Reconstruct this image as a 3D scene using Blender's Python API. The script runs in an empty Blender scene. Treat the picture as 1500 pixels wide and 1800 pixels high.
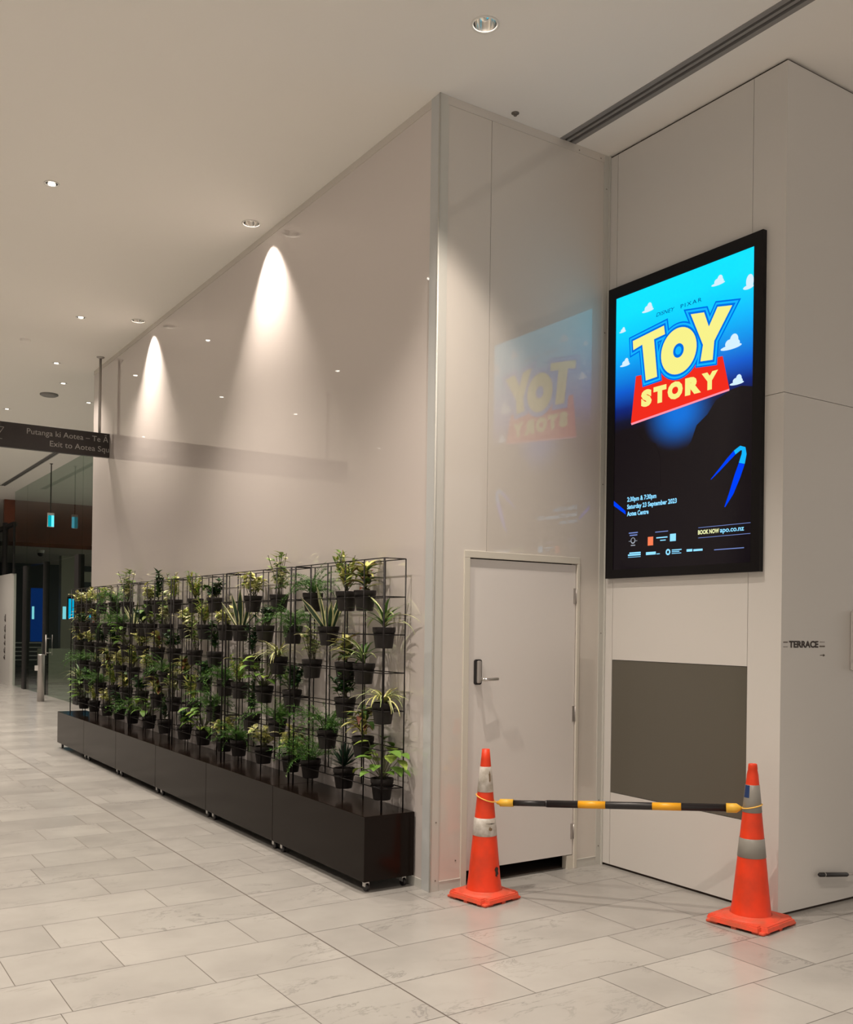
import bpy, bmesh, math, random
from mathutils import Vector, Matrix, geometry
R = math.radians
D = bpy.data
COL = bpy.context.scene.collection
random.seed(7)

# ---------------------------------------------------------------- camera, world, exposure
H = 4.675                        # ceiling height
LX = 1.353                       # plane of the screen wall
LY = -1.373                      # plane of the wall that carries the restaurant sign
cam_d = D.cameras.new('camera'); cam = D.objects.new('camera', cam_d); COL.objects.link(cam)
yaw, pitch, roll = 0.5818, 0.0033, 0.0134
F = Vector((math.sin(yaw)*math.cos(pitch), math.cos(yaw)*math.cos(pitch), math.sin(pitch)))
r0 = Vector((math.cos(yaw), -math.sin(yaw), 0)); u0 = r0.cross(F)
RX = r0*math.cos(roll) + u0*math.sin(roll); UX = u0*math.cos(roll) - r0*math.sin(roll)
m = Matrix((RX, UX, -F)).transposed().to_4x4(); m.translation = Vector((-3.1565, -4.7101, 1.55))
cam.matrix_world = m
cam_d.sensor_fit = 'HORIZONTAL'; cam_d.sensor_width = 36
cam_d.lens = 1705.4/1500*36
cam_d.shift_x = (750-747.6)/1500; cam_d.shift_y = (1096-900)/1500
cam_d.clip_start = 0.05; cam_d.clip_end = 200
sc = bpy.context.scene
sc.camera = cam
sc.view_settings.view_transform = 'Standard'; sc.view_settings.look = 'None'
sc.view_settings.gamma = 1; sc.view_settings.use_curve_mapping = False
sc.view_settings.exposure = 0.24
WARM = (1.0, 0.885, 0.765)
wd = D.worlds.new('world'); sc.world = wd; wd.use_nodes = True
wd.node_tree.nodes['Background'].inputs[0].default_value = (0.92, 0.82, 0.72, 1)
wd.node_tree.nodes['Background'].inputs[1].default_value = 0.60
SPOT_W = 300.0                    # narrow wall washers
WIDE_W = 295.0                    # general downlights
try:
    sc.cycles.use_denoising = True
    sc.cycles.max_bounces = 8
    sc.cycles.sample_clamp_indirect = 4
except Exception:
    pass

# ---------------------------------------------------------------- helpers
def tag(o, label=None, cat=None, group=None, kind=None):
    if label: o['label'] = label
    if cat: o['category'] = cat
    if group: o['group'] = group
    if kind: o['kind'] = kind
    return o

def empty(name, loc, rz=0, label=None, cat=None, group=None):
    o = D.objects.new(name, None); COL.objects.link(o)
    o.location = loc; o.rotation_euler = (0, 0, rz); o.empty_display_size = .1
    return tag(o, label, cat, group)

class MB:
    """collects geometry; build() links it as one mesh object"""
    def __init__(s): s.v = []; s.f = []; s.m = []; s.sm = []
    def face(s, idx, m=0, sm=False): s.f.append(idx); s.m.append(m); s.sm.append(sm)
    def poly(s, pts, m=0):
        n = len(s.v); s.v += [tuple(p) for p in pts]; s.face(list(range(n, n+len(pts))), m)
    def box(s, a, b, m=0, bev=0):
        if bev > 0:
            bm = bmesh.new()
            bmesh.ops.create_cube(bm, size=1)
            for v in bm.verts:
                v.co = Vector([(a[i]+b[i])/2 + v.co[i]*(b[i]-a[i]) for i in range(3)])
            bmesh.ops.bevel(bm, geom=bm.edges[:], offset=bev, segments=2, affect='EDGES', profile=.5)
            s.bm(bm, m); return
        x0, y0, z0 = a; x1, y1, z1 = b; n = len(s.v)
        s.v += [(x0,y0,z0),(x1,y0,z0),(x1,y1,z0),(x0,y1,z0),(x0,y0,z1),(x1,y0,z1),(x1,y1,z1),(x0,y1,z1)]
        for q in ((0,3,2,1),(4,5,6,7),(0,1,5,4),(1,2,6,5),(2,3,7,6),(3,0,4,7)): s.face([n+i for i in q], m)
    def bm(s, bm, m=0, sm=False):
        n = len(s.v); bm.verts.index_update()
        s.v += [tuple(v.co) for v in bm.verts]
        for f in bm.faces: s.face([n+v.index for v in f.verts], m, sm)
        bm.free()
    def tube(s, pts, r, seg=8, m=0, cap=True, close=False):
        pts = [Vector(p) for p in pts]; N = len(pts); n0 = len(s.v)
        rr = r if isinstance(r, (list, tuple)) else [r]*N
        prev = None
        for i, p in enumerate(pts):
            if close: t = pts[(i+1) % N] - pts[i-1]
            else: t = pts[min(i+1, N-1)] - pts[max(i-1, 0)]
            t.normalize()
            if prev is None:
                a = Vector((0,0,1)) if abs(t.z) < .9 else Vector((1,0,0))
                x = t.cross(a).normalized()
            else:
                x = (prev - t*prev.dot(t)).normalized()
            prev = x; y = t.cross(x)
            for k in range(seg):
                th = 2*math.pi*k/seg
                s.v.append(tuple(p + x*math.cos(th)*rr[i] + y*math.sin(th)*rr[i]))
        for i in range(N if close else N-1):
            j = (i+1) % N
            for k in range(seg):
                k2 = (k+1) % seg
                s.face([n0+i*seg+k, n0+i*seg+k2, n0+j*seg+k2, n0+j*seg+k], m, True)
        if cap and not close:
            s.face([n0+k for k in reversed(range(seg))], m); s.face([n0+(N-1)*seg+k for k in range(seg)], m)
    def lathe(s, prof, seg=32, m=0, c=(0,0,0), cap=False, sm=True):
        n0 = len(s.v); N = len(prof)
        for (r, z) in prof:
            for k in range(seg):
                th = 2*math.pi*k/seg
                s.v.append((c[0]+r*math.cos(th), c[1]+r*math.sin(th), c[2]+z))
        for i in range(N-1):
            for k in range(seg):
                k2 = (k+1) % seg
                s.face([n0+i*seg+k, n0+i*seg+k2, n0+(i+1)*seg+k2, n0+(i+1)*seg+k], m, sm)
        if cap:
            s.face([n0+k for k in reversed(range(seg))], m); s.face([n0+(N-1)*seg+k for k in range(seg)], m)
    def build(s, name, mats, parent=None, world=False):
        me = D.meshes.new(name)
        off = Vector(parent.location) if (parent is not None and world) else Vector((0,0,0))
        me.from_pydata([tuple(Vector(v)-off) for v in s.v], [], s.f)
        if not isinstance(mats, (list, tuple)): mats = [mats]
        for mt in mats: me.materials.append(mt)
        me.polygons.foreach_set('material_index', s.m)
        me.polygons.foreach_set('use_smooth', s.sm)
        me.update()
        o = D.objects.new(name, me); COL.objects.link(o)
        if parent is not None: o.parent = parent
        return o

def hexc(r, g, b):
    f = lambda c: (c/255/12.92) if c/255 <= .04045 else ((c/255+.055)/1.055)**2.4
    return (f(r), f(g), f(b), 1)

def mat(name, col, rough=.5, metal=0, spec=.5, emit=None, es=1, coat=0, bump=None, var=None):
    mt = D.materials.new(name); mt.use_nodes = True
    nt = mt.node_tree; b = nt.nodes['Principled BSDF']
    b.inputs['Base Color'].default_value = col if len(col) == 4 else (*col, 1)
    b.inputs['Roughness'].default_value = rough; b.inputs['Metallic'].default_value = metal
    b.inputs['Specular IOR Level'].default_value = spec
    if coat: b.inputs['Coat Weight'].default_value = coat; b.inputs['Coat Roughness'].default_value = .03
    if emit:
        b.inputs['Emission Color'].default_value = emit if len(emit) == 4 else (*emit, 1)
        b.inputs['Emission Strength'].default_value = es
    if bump or var:
        tc = nt.nodes.new('ShaderNodeTexCoord')
        no = nt.nodes.new('ShaderNodeTexNoise')
        no.inputs['Scale'].default_value = (bump or var)[0]; no.inputs['Detail'].default_value = 4
        nt.links.new(tc.outputs['Object'], no.inputs['Vector'])
        if bump:
            bp = nt.nodes.new('ShaderNodeBump'); bp.inputs['Strength'].default_value = bump[1]
            bp.inputs['Distance'].default_value = .01
            nt.links.new(no.outputs['Fac'], bp.inputs['Height']); nt.links.new(bp.outputs['Normal'], b.inputs['Normal'])
        if var:
            mx = nt.nodes.new('ShaderNodeMix'); mx.data_type = 'RGBA'
            mx.inputs['A'].default_value = b.inputs['Base Color'].default_value
            mx.inputs['B'].default_value = (*var[1], 1)
            rp = nt.nodes.new('ShaderNodeMapRange'); rp.inputs['From Min'].default_value = .38; rp.inputs['From Max'].default_value = .66
            nt.links.new(no.outputs['Fac'], rp.inputs['Value']); nt.links.new(rp.outputs['Result'], mx.inputs['Factor'])
            nt.links.new(mx.outputs['Result'], b.inputs['Base Color'])
    return mt

def emis(name, col, st=1.0):
    mt = D.materials.new(name); mt.use_nodes = True; nt = mt.node_tree; nt.nodes.clear()
    e = nt.nodes.new('ShaderNodeEmission'); o = nt.nodes.new('ShaderNodeOutputMaterial')
    e.inputs[0].default_value = col if len(col) == 4 else (*col, 1); e.inputs[1].default_value = st
    nt.links.new(e.outputs[0], o.inputs[0]); return mt

def glass_mat(name, tint, ior=1.33, rough=.0, body=None):
    """thin pane: tinted see-through plus mirror reflection by angle"""
    mt = D.materials.new(name); mt.use_nodes = True; nt = mt.node_tree; nt.nodes.clear()
    o = nt.nodes.new('ShaderNodeOutputMaterial'); mx = nt.nodes.new('ShaderNodeMixShader')
    fr = nt.nodes.new('ShaderNodeFresnel'); fr.inputs[0].default_value = ior
    tr = nt.nodes.new('ShaderNodeBsdfTransparent'); tr.inputs[0].default_value = (*tint, 1)
    gl = nt.nodes.new('ShaderNodeBsdfGlossy'); gl.inputs['Roughness'].default_value = rough
    ge = nt.nodes.new('ShaderNodeNewGeometry'); iv = nt.nodes.new('ShaderNodeMath'); iv.operation = 'SUBTRACT'; iv.inputs[0].default_value = 1
    mu = nt.nodes.new('ShaderNodeMath'); mu.operation = 'MULTIPLY'
    nt.links.new(ge.outputs['Backfacing'], iv.inputs[1]); nt.links.new(iv.outputs[0], mu.inputs[1]); nt.links.new(fr.outputs[0], mu.inputs[0])
    nt.links.new(mu.outputs[0], mx.inputs[0]); nt.links.new(tr.outputs[0], mx.inputs[1])
    nt.links.new(gl.outputs[0], mx.inputs[2]); nt.links.new(mx.outputs[0], o.inputs[0])
    return mt

M = {}
M['ceiling'] = mat('ceiling_paint', (.88, .85, .81), .8)
M['hoard'] = mat('glossy_white_board', (.65, .59, .565), .015, spec=1.0, coat=.8)
M['hoard_short'] = mat('glossy_white_board_end', (.63, .585, .535), .04, spec=.9)
M['angle'] = mat('aluminium_angle', (.55, .54, .50), .32, metal=.0, spec=.6)
M['angle_glossy'] = mat('glossy_corner_strip', (.52, .53, .53), .15, spec=.7)
M['bead'] = mat('cream_bead', (.62, .585, .51), .4)
M['lining'] = mat('satin_white_panel', (.635, .61, .58), .33, spec=.45)
M['core'] = mat('dark_shadow_gap', (.035, .022, .016), .9)
M['doorp'] = mat('door_paint', (.70, .665, .64), .35, spec=.45)
M['black'] = mat('black_plastic', (.012, .010, .011), .4)
M['blackm'] = mat('black_steel', (.006, .004, .004), .5, spec=.2)
M['bezel'] = mat('screen_bezel', (.006, .005, .006), .35, spec=.22)
M['planter'] = mat('dark_bronze_laminate', (.009, .0056, .0042), .14, spec=.13)
M['pot'] = mat('black_plant_pot', (.014, .011, .0105), .5, spec=.3)
M['soil'] = mat('potting_soil', (.02, .013, .008), .95, bump=(60, .6))
M['steel'] = mat('brushed_steel', (.62, .60, .57), .3, metal=1)
M['satin'] = mat('satin_steel', (.45, .42, .40), .42, metal=.8)
M['zinc'] = mat('zinc_caster', (.62, .61, .60), .3, metal=.7)
M['orange'] = mat('orange_pvc', hexc(232, 62, 24), .45, spec=.4, var=(9, (.62, .045, .012)))
M['orangeb'] = mat('orange_pvc_base', hexc(226, 78, 52), .55, spec=.4, var=(14, (.55, .09, .045)))
M['refl_w'] = mat('grimy_white_collar', (.62, .58, .54), .45, var=(22, (.38, .34, .29)))
M['refl_g'] = mat('silver_grey_collar', (.25, .235, .21), .35, spec=.6)
M['blue'] = mat('blue_tape', (.01, .035, .13), .5)
M['yellow'] = mat('yellow_plastic', hexc(236, 168, 30), .4)
M['yellow2'] = mat('yellow_cap', hexc(230, 180, 60), .45)
M['cord'] = mat('yellow_cord', hexc(240, 190, 90), .6)
M['chrome'] = mat('downlight_reflector', (.92, .9, .87), .10, metal=1)
M['ring'] = mat('white_trim_ring', (.8, .78, .74), .4)
M['lamp'] = emis('lamp_glow', (1, .93, .82), 30)
M['lamp_s'] = emis('lamp_glow_small', (1, .94, .85), 5)
M['slotg'] = mat('grey_slot_bar', (.25, .24, .235), .5)
M['slotk'] = mat('slot_dark', (.010, .009, .010), .8)
M['signk'] = mat('sign_black', (.016, .011, .010), .45)
M['signt'] = mat('sign_letter_grey', (.36, .34, .32), .6)
M['letter'] = mat('dark_brown_letter', (.035, .022, .018), .6)
M['letter2'] = mat('faded_brown_letter', (.14, .115, .09), .6)
M['winglass'] = mat('grey_backpainted_glass', (.115, .105, .085), .15, spec=.35)
M['glass'] = glass_mat('storefront_glass', (.78, .84, .80))
M['glassd'] = glass_mat('dark_storefront_glass', (.6, .64, .62))
M['wood'] = mat('red_brown_veneer', (.20, .055, .022), .4, var=(1.5, (.11, .035, .018)))
M['beige'] = mat('beige_plaster', (.55, .50, .43), .7)
M['teal'] = mat('dark_teal_panel', (.035, .05, .052), .3)
M['dark'] = mat('dark_wall', (.02, .018, .018), .5)
M['pale'] = mat('pale_green_wall', (.48, .48, .40), .6)
M['railw'] = mat('pale_rail', (.7, .7, .68), .4)
M['white'] = mat('white_metal_box', (.72, .69, .66), .4)
M['screw'] = mat('screw_head', (.16, .14, .12), .5)

# ---------------------------------------------------------------- floor (marble tiles laid in rows)
def marble():
    mt = D.materials.new('white_marble'); mt.use_nodes = True; nt = mt.node_tree; N = nt.nodes; L = nt.links
    b = N['Principled BSDF']; b.inputs['Roughness'].default_value = .22; b.inputs['Specular IOR Level'].default_value = .42
    tc = N.new('ShaderNodeTexCoord'); at = N.new('ShaderNodeAttribute'); at.attribute_name = 'tile'
    sep = N.new('ShaderNodeSeparateColor'); L.new(at.outputs['Color'], sep.inputs[0])
    cmb = N.new('ShaderNodeCombineXYZ')
    for i in (0, 1):
        mu = N.new('ShaderNodeMath'); mu.operation = 'MULTIPLY'; mu.inputs[1].default_value = 37
        L.new(sep.outputs[i], mu.inputs[0]); L.new(mu.outputs[0], cmb.inputs[2-i])
    ad = N.new('ShaderNodeVectorMath'); L.new(tc.outputs['Object'], ad.inputs[0]); L.new(cmb.outputs[0], ad.inputs[1])
    # cloud
    n1 = N.new('ShaderNodeTexNoise'); n1.inputs['Scale'].default_value = 2.2; n1.inputs['Detail'].default_value = 5
    L.new(ad.outputs[0], n1.inputs['Vector'])
    # veins: thin ridges of a warped noise
    mp = N.new('ShaderNodeMapping'); mp.inputs['Rotation'].default_value = (0, 0, .7); mp.inputs['Scale'].default_value = (1, 2.6, 1)
    L.new(ad.outputs[0], mp.inputs['Vector'])
    n2 = N.new('ShaderNodeTexNoise'); n2.inputs['Scale'].default_value = 2.0; n2.inputs['Detail'].default_value = 8; n2.inputs['Roughness'].default_value = .65; n2.inputs['Distortion'].default_value = .6
    L.new(mp.outputs[0], n2.inputs['Vector'])
    s = N.new('ShaderNodeMath'); s.operation = 'SUBTRACT'; s.inputs[1].default_value = .52; L.new(n2.outputs['Fac'], s.inputs[0])
    a = N.new('ShaderNodeMath'); a.operation = 'ABSOLUTE'; L.new(s.outputs[0], a.inputs[0])
    r = N.new('ShaderNodeMapRange'); r.inputs['From Min'].default_value = 0; r.inputs['From Max'].default_value = .016
    r.inputs['To Min'].default_value = 1; r.inputs['To Max'].default_value = 0; L.new(a.outputs[0], r.inputs['Value'])
    n3 = N.new('ShaderNodeTexNoise'); n3.inputs['Scale'].default_value = 1.6; L.new(ad.outputs[0], n3.inputs['Vector'])
    r3 = N.new('ShaderNodeMapRange'); r3.inputs['From Min'].default_value = .50; r3.inputs['From Max'].default_value = .66; L.new(n3.outputs['Fac'], r3.inputs['Value'])
    vm = N.new('ShaderNodeMath'); vm.operation = 'MULTIPLY'; L.new(r.outputs['Result'], vm.inputs[0]); L.new(r3.outputs['Result'], vm.inputs[1])
    vm2 = N.new('ShaderNodeMath'); vm2.operation = 'MULTIPLY'; vm2.inputs[1].default_value = .7; L.new(vm.outputs[0], vm2.inputs[0])
    mx = N.new('ShaderNodeMix'); mx.data_type = 'RGBA'; mx.inputs['A'].default_value = (.375, .36, .335, 1); mx.inputs['B'].default_value = (.315, .30, .28, 1)
    r1 = N.new('ShaderNodeMapRange'); r1.inputs['From Min'].default_value = .35; r1.inputs['From Max'].default_value = .68; L.new(n1.outputs['Fac'], r1.inputs['Value'])
    L.new(r1.outputs['Result'], mx.inputs['Factor'])
    mv = N.new('ShaderNodeMix'); mv.data_type = 'RGBA'; mv.inputs['B'].default_value = (.19, .18, .17, 1)
    L.new(mx.outputs['Result'], mv.inputs['A']); L.new(vm2.outputs[0], mv.inputs['Factor'])
    # per tile brightness
    br = N.new('ShaderNodeMapRange'); br.inputs['To Min'].default_value = .90; br.inputs['To Max'].default_value = 1.04; L.new(sep.outputs[2], br.inputs['Value'])
    sc_ = N.new('ShaderNodeVectorMath'); sc_.operation = 'SCALE'; L.new(mv.outputs['Result'], sc_.inputs[0]); L.new(br.outputs['Result'], sc_.inputs['Scale'])
    L.new(sc_.outputs[0], b.inputs['Base Color'])
    return mt

known = {9: [-1.416], 7: [-1.216], 6: [-1.596], 5: [-1.408], 4: [-1.778], 3: [-1.865, -1.218], 2: [-1.59, -.653], 1: [-1.398],
         0: [-2.05, -1.771, -.473], -1: [-2.327, -1.864, -1.215, -.11, .87], -2: [-1.586, -.658, .40], -3: [-2.233, -1.40, -.293, .53],
         -4: [-1.40, -.478, .328], -5: [-2.42, -.12, .156, .615, .88], -6: [-1.9, .424]}
def build_floor():
    rnd = random.Random(11); mb = MB(); cols = []
    X0, X1 = -11.0, 9.0; g = .0017
    for k in range(-28, 90):
        y0 = .088+.405*k; y1 = y0+.405
        ks = sorted(known.get(k, []))
        if not ks: ks = [rnd.uniform(-1.9, -1.1)]
        xs = list(ks)
        x = ks[0]
        while x > X0: x -= rnd.choice((.6, .76, .92, 1.2)); xs.append(x)
        x = ks[-1]
        while x < X1: x += rnd.choice((.45, .6, .76, .92)); xs.append(x)
        xs = sorted([q for q in xs if abs(q+.94) > .1] + [-.94])
        for a, b in zip(xs[:-1], xs[1:]):
            ga = .0038 if abs(a+.94) < 1e-6 else g; gb = .0038 if abs(b+.94) < 1e-6 else g
            mb.poly([(a+ga, y0+g, 0), (b-gb, y0+g, 0), (b-gb, y1-g, 0), (a+ga, y1-g, 0)], 0)
            cols.append((rnd.random(), rnd.random(), rnd.random(), 1))
    mb.poly([(X0-1, -11.5, -.0015), (X1+1, -11.5, -.0015), (X1+1, 36.6, -.0015), (X0-1, 36.6, -.0015)], 1)
    cols.append((0, 0, 0, 1))
    mb.box((X0-1, -11.5, -.12), (X1+1, 36.6, -.01), 1)
    cols += [(0, 0, 0, 1)]*6
    grout = mat('floor_grout', (.12, .10, .085), .9)
    o = mb.build('floor', [marble(), grout])
    ca = o.data.attributes.new('tile', 'FLOAT_COLOR', 'CORNER')
    buf = []
    for p, c in zip(o.data.polygons, cols):
        for _ in p.loop_indices: buf += list(c)
    ca.data.foreach_set('color', buf)
    tag(o, kind='structure')
build_floor()

# ---------------------------------------------------------------- downlight table
#   x, y, hole radius, kind
washers = [(-.175, -.667), (-.173, 2.368), (-.162, 5.322)]
small = [(-1.62, 2.552), (-.68, 5.56), (-.175, 8.53), (-.493, 10.63), (.39, 9.48), (-.478, 7.55), (-2.45, 5.84), (-3.1, 8.37)]
extra = [(-1.62, -.55), (-1.62, -3.6), (-4.2, 2.5), (-4.2, -.55), (-4.2, -3.6), (-4.2, -7), (-.175, -3.65), (-6.8, 0), (-6.8, 5),
         (-1.8, 11.5), (-3.6, 13.5), (0.0, 14.5), (-5.5, 10), (.2, 18.5), (-2.5, 18), (-1.2, 14.2), (-1.3, 16.6), (-.6, 20.8), (-1.8, 8.0), (-1.6, -7)]  # unseen downlights; several down the walkway are added to brighten the far floor

# ---------------------------------------------------------------- ceiling with real openings
def circle(x, y, r, n=28): return [Vector((x+r*math.cos(2*math.pi*i/n), y+r*math.sin(2*math.pi*i/n))) for i in range(n)]
def build_ceiling():
    holes = []
    for (x, y) in washers + [(-.175, -3.65)]: holes.append((circle(x, y, .062), (x, y), .062))
    for (x, y) in small + [e for e in extra if e != (-.175, -3.65)]: holes.append((circle(x, y, .042), (x, y), .042))
    slot = [Vector((.918, -9)), Vector((1.05, -9)), Vector((1.05, -.002)), Vector((.918, -.002))]
    slot2 = [Vector((.90, 13.2)), Vector((1.02, 13.2)), Vector((1.02, 19.4)), Vector((.90, 19.4))]
    outer = [Vector((-12, -11.5)), Vector((10, -11.5)), Vector((10, 36.6)), Vector((-12, 36.6))]
    vs = list(outer); es = [(i, (i+1) % 4) for i in range(4)]
    for pl in [h[0] for h in holes] + [slot, slot2]:
        n = len(vs); vs += pl; es += [(n+i, n+(i+1) % len(pl)) for i in range(len(pl))]
    vo, eo, fo, *_ = geometry.delaunay_2d_cdt(vs, es, [], 0, 1e-6)
    mb = MB(); mb.v = [(v.x, v.y, H) for v in vo]
    for f in fo:
        c = Vector((0, 0))
        for i in f: c += vo[i]
        c /= len(f)
        if any((c - Vector(h[1])).length < h[2] for h in holes): continue
        if .918 < c.x < 1.05 and -9 < c.y < -.002: continue
        if .90 < c.x < 1.02 and 13.2 < c.y < 19.4: continue
        mb.face(list(reversed(f)), 0)
    mb.box((-12, -11.5, H+.16), (10, 36.6, H+.2), 0)
    o = mb.build('ceiling', M['ceiling']); tag(o, kind='structure')
build_ceiling()

def air_slot(x0, x1, y0, y1, label):
    t = empty('ceiling_air_slot', ((x0+x1)/2, (y0+y1)/2, H), label=label, cat='air slot')
    w = x1-x0
    b = MB(); b.box((x0, y0, H+.06), (x1, y1, H+.065)); b.box((x0, y0, H), (x0+.002, y1, H+.06)); b.box((x1-.002, y0, H), (x1, y1, H+.06))
    b.build('slot_box', M['slotk'], t, True)
    f = MB()
    f.box((x0, y0, H-.003), (x0+w*.25, y1, H+.02)); f.box((x0+w*.42, y0, H-.001), (x0+w*.58, y1, H+.02)); f.box((x1-w*.25, y0, H-.003), (x1, y1, H+.02))
    f.build('slot_bars', M['slotg'], t, True)
air_slot(.918, 1.05, -9, -.004, 'long grey linear air slot in the white ceiling beside the poster screen wall')
air_slot(.90, 1.02, 13.2, 19.4, 'dark linear air slot in the far ceiling before the glass shopfront')

def downlight(x, y, r, wash, label, group, seen=True):
    t = empty('ceiling_downlight', (x, y, H), label=label, cat='ceiling light', group=group)
    d = .105
    b = MB(); b.lathe([(r+.012, -.001), (r+.012, -.005), (r+.006, -.006), (r, -.003), (r-.001, .006)], 36)
    b.build('trim_ring', M['ring'], t)
    b = MB(); b.lathe([(r-.001, .0), (r*.97, .03), (r*.85, .065), (r*.55, d)], 36)
    b.build('reflector', M['chrome'], t)
    b = MB(); b.lathe([(r*.56, d-.001), (r*.0001, d)], 24)
    b.build('lamp', M['lamp'] if wash else M['lamp_s'], t)
    if not wash:
        b = MB(); b.lathe([(r*.62, .022), (r*.30, .014), (.0001, .012)], 20)
        b.build('diffuser', M['lamp_s'], t)
    ld = D.lights.new('downlight_beam', 'SPOT')
    ld.color = WARM
    if wash:
        ld.energy = SPOT_W; ld.spot_size = R(83); ld.spot_blend = 1.0; ld.shadow_soft_size = .008
    else:
        ld.energy = WIDE_W*(.3 if (x > -.8 and 5 < y < 9) else 1); ld.spot_size = R(112); ld.spot_blend = .8; ld.shadow_soft_size = .03
    lo = D.objects.new('downlight_beam', ld); COL.objects.link(lo); lo.parent = t
    lo.location = (0, 0, .082 if wash else -.02)
wl = ['recessed round downlight directly above the hoarding corner and door recess', 'recessed round downlight above the brighter wall scallop on the long wall',
      'recessed round downlight above the farther narrow wall scallop on the long wall']
for (x, y), l in zip(washers, wl): downlight(x, y, .062, True, l, 'wall washing downlights')
sl = ['small bright downlight alone in the open ceiling, nearest one away from the long wall', 'small bright downlight beside the farther wall-washing downlight',
      'small bright downlight near the top end of the sign hanging rod', 'small downlight low over the ceiling edge at the frame side above the sign arrow',
      'tiny downlight just beside the far end of the long hoarding wall', 'small downlight right above the top edge of the hanging black sign',
      'small downlight over the middle of the walkway before the far bulkhead', 'small downlight beyond the hanging sign over the walkway']
for (x, y), l in zip(small, sl): downlight(x, y, .042, False, l, 'small ceiling downlights')
downlight(-.175, -3.65, .062, True, 'recessed round downlight in the same line as the wall washers, above the walkway', 'wall washing downlights')
for (x, y) in extra:
    if (x, y) != (-.175, -3.65): downlight(x, y, .042, False, 'small unseen downlight in the open walkway ceiling', 'small ceiling downlights')

def disc_fixture(name, x, y, r, h, label, cat, m):
    b = MB(); b.lathe([(r, 0), (r, -h*.5), (r*.75, -h), (.0001, -h)], 28, c=(0, 0, 0))
    o = b.build(name, m); o.location = (x, y, H); tag(o, label, cat)
disc_fixture('smoke_detector', -.99, 6.73, .055, .03, 'flat white smoke detector disc on the ceiling', 'smoke detector', M['ceiling'])
disc_fixture('ceiling_speaker', -.19, 9.28, .12, .03, 'wider grey round fixture on the far ceiling beyond the sign rod', 'ceiling speaker', M['slotg'])
b = MB(); b.lathe([(.024, 0), (.024, -.003), (.008, -.004), (.006, -.014), (.010, -.015), (.010, -.017), (.0001, -.017)], 20)
o = b.build('sprinkler', [M['screw']]); o.location = (.497, -.076, H); tag(o, 'small dark ceiling sprinkler above the flush door', 'sprinkler')

# ---------------------------------------------------------------- hoarding
YE = 7.66
b = MB(); b.box((0, 0, .012), (.05, YE, H-.002)); o = b.build('wall_left', M['hoard']); tag(o, kind='structure')
DX0, DX1, DZ0, DZ1 = .255, 1.113, .09, 1.968
b = MB()
b.box((.05, 0, .0), (DX0, .05, H-.002)); b.box((DX1, 0, .0), (LX, .05, H-.002)); b.box((DX0, 0, DZ1), (.378, .05, H-.002))
b.box((.381, 0, DZ1), (DX1, .05, H-.002)); b.box((.378, .004, DZ1), (.381, .05, H-.002), 1)
o = b.build('wall_back', [M['hoard_short'], M['core']]); tag(o, kind='structure')
b = MB(); b.box((DX0, .05, 0), (1.3, 1.2, .002)); b.box((DX0-.1, 1.2, 0), (1.35, 1.22, 2.2)); b.box((.06, .06, 2.1), (1.35, 1.2, 2.12)); b.box((.06, .06, 0), (.07, 1.2, 2.1))
o = b.build('wall_inner', M['core']); tag(o, kind='structure')
# corner angle, bead, edge strips
b = MB(); b.box((-.006, -.006, 0), (0, .085, H-.001), 0); o = b.build('trim_1', M['angle_glossy']); tag(o, kind='structure')
b = MB(); b.box((-.006, -.006, 0), (.052, 0, H-.001), 0); b.box((.052, -.003, 0), (.060, 0, H-.001), 0)
b.tube([(-.004, -.004, 0), (-.004, -.004, H-.001)], .006, 8); o = b.build('trim_2', M['angle']); tag(o, kind='structure')
b = MB(); b.box((1.305, -.005, 0), (LX-.001, 0, H-.001)); b.box((1.345, -.02, 0), (LX-.001, -.005, H-.001)); o = b.build('trim_3', M['angle']); tag(o, kind='structure')
b = MB(); b.box((.052, -.004, H-.05), (1.305, 0, H-.001)); b.box((-.004, .085, H-.05), (0, YE, H-.001)); o = b.build('trim_4', M['hoard_short']); tag(o, kind='structure')
b = MB(); b.box((-.004, .085, 0), (0, YE, .055)); o = b.build('baseboard_left', M['angle']); tag(o, kind='structure')
b = MB()
for x0, x1 in ((.06, DX0-.02), (1.135, 1.305)): b.box((x0, -.004, 0), (x1, 0, .055)); b.box((x0, -.006, .052), (x1, 0, .056))
o = b.build('baseboard_back', M['angle']); tag(o, kind='structure')
# door surround
b = MB()
w = .042
for (x0, x1, z0, z1) in ((DX0-w, DX0, .0, DZ1-.0005), (DX1, DX1+.022, .0, DZ1-.0005), (DX0-w, DX1+.022, DZ1, DZ1+w)):
    b.box((x0, -.008, z0), (x1, .002, z1), bev=.002)
b.box((DX1-.05, .002, 0), (DX1+.005, .05, DZ0-.005))
o = b.build('trim_5', M['bead']); tag(o, kind='structure')
# screws in the strips
b = MB()
for z in (.12, .42, 1.52, 2.5, 3.5, 4.45):
    b.lathe([(.0045, 0), (.0001, .002)], 10, c=(1.325, -.008, z))
for z in (.06, .40): b.box((.028, -.0075, z), (.036, -.0059, z+.008))
for z in (.16,): b.box((.175, -.0015, z), (.183, 0, z+.008))
for x in (1.08, 1.27): b.box((x, -.0055, H-.035), (x+.007, -.0039, H-.028))
for z in (.12, .42, 1.52, 2.5, 3.5, 4.45): b.box((1.322, -.0065, z), (1.329, -.0049, z+.007))
b.v = b.v; o = b.build('trim_6', M['screw']); tag(o, kind='structure')
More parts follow.
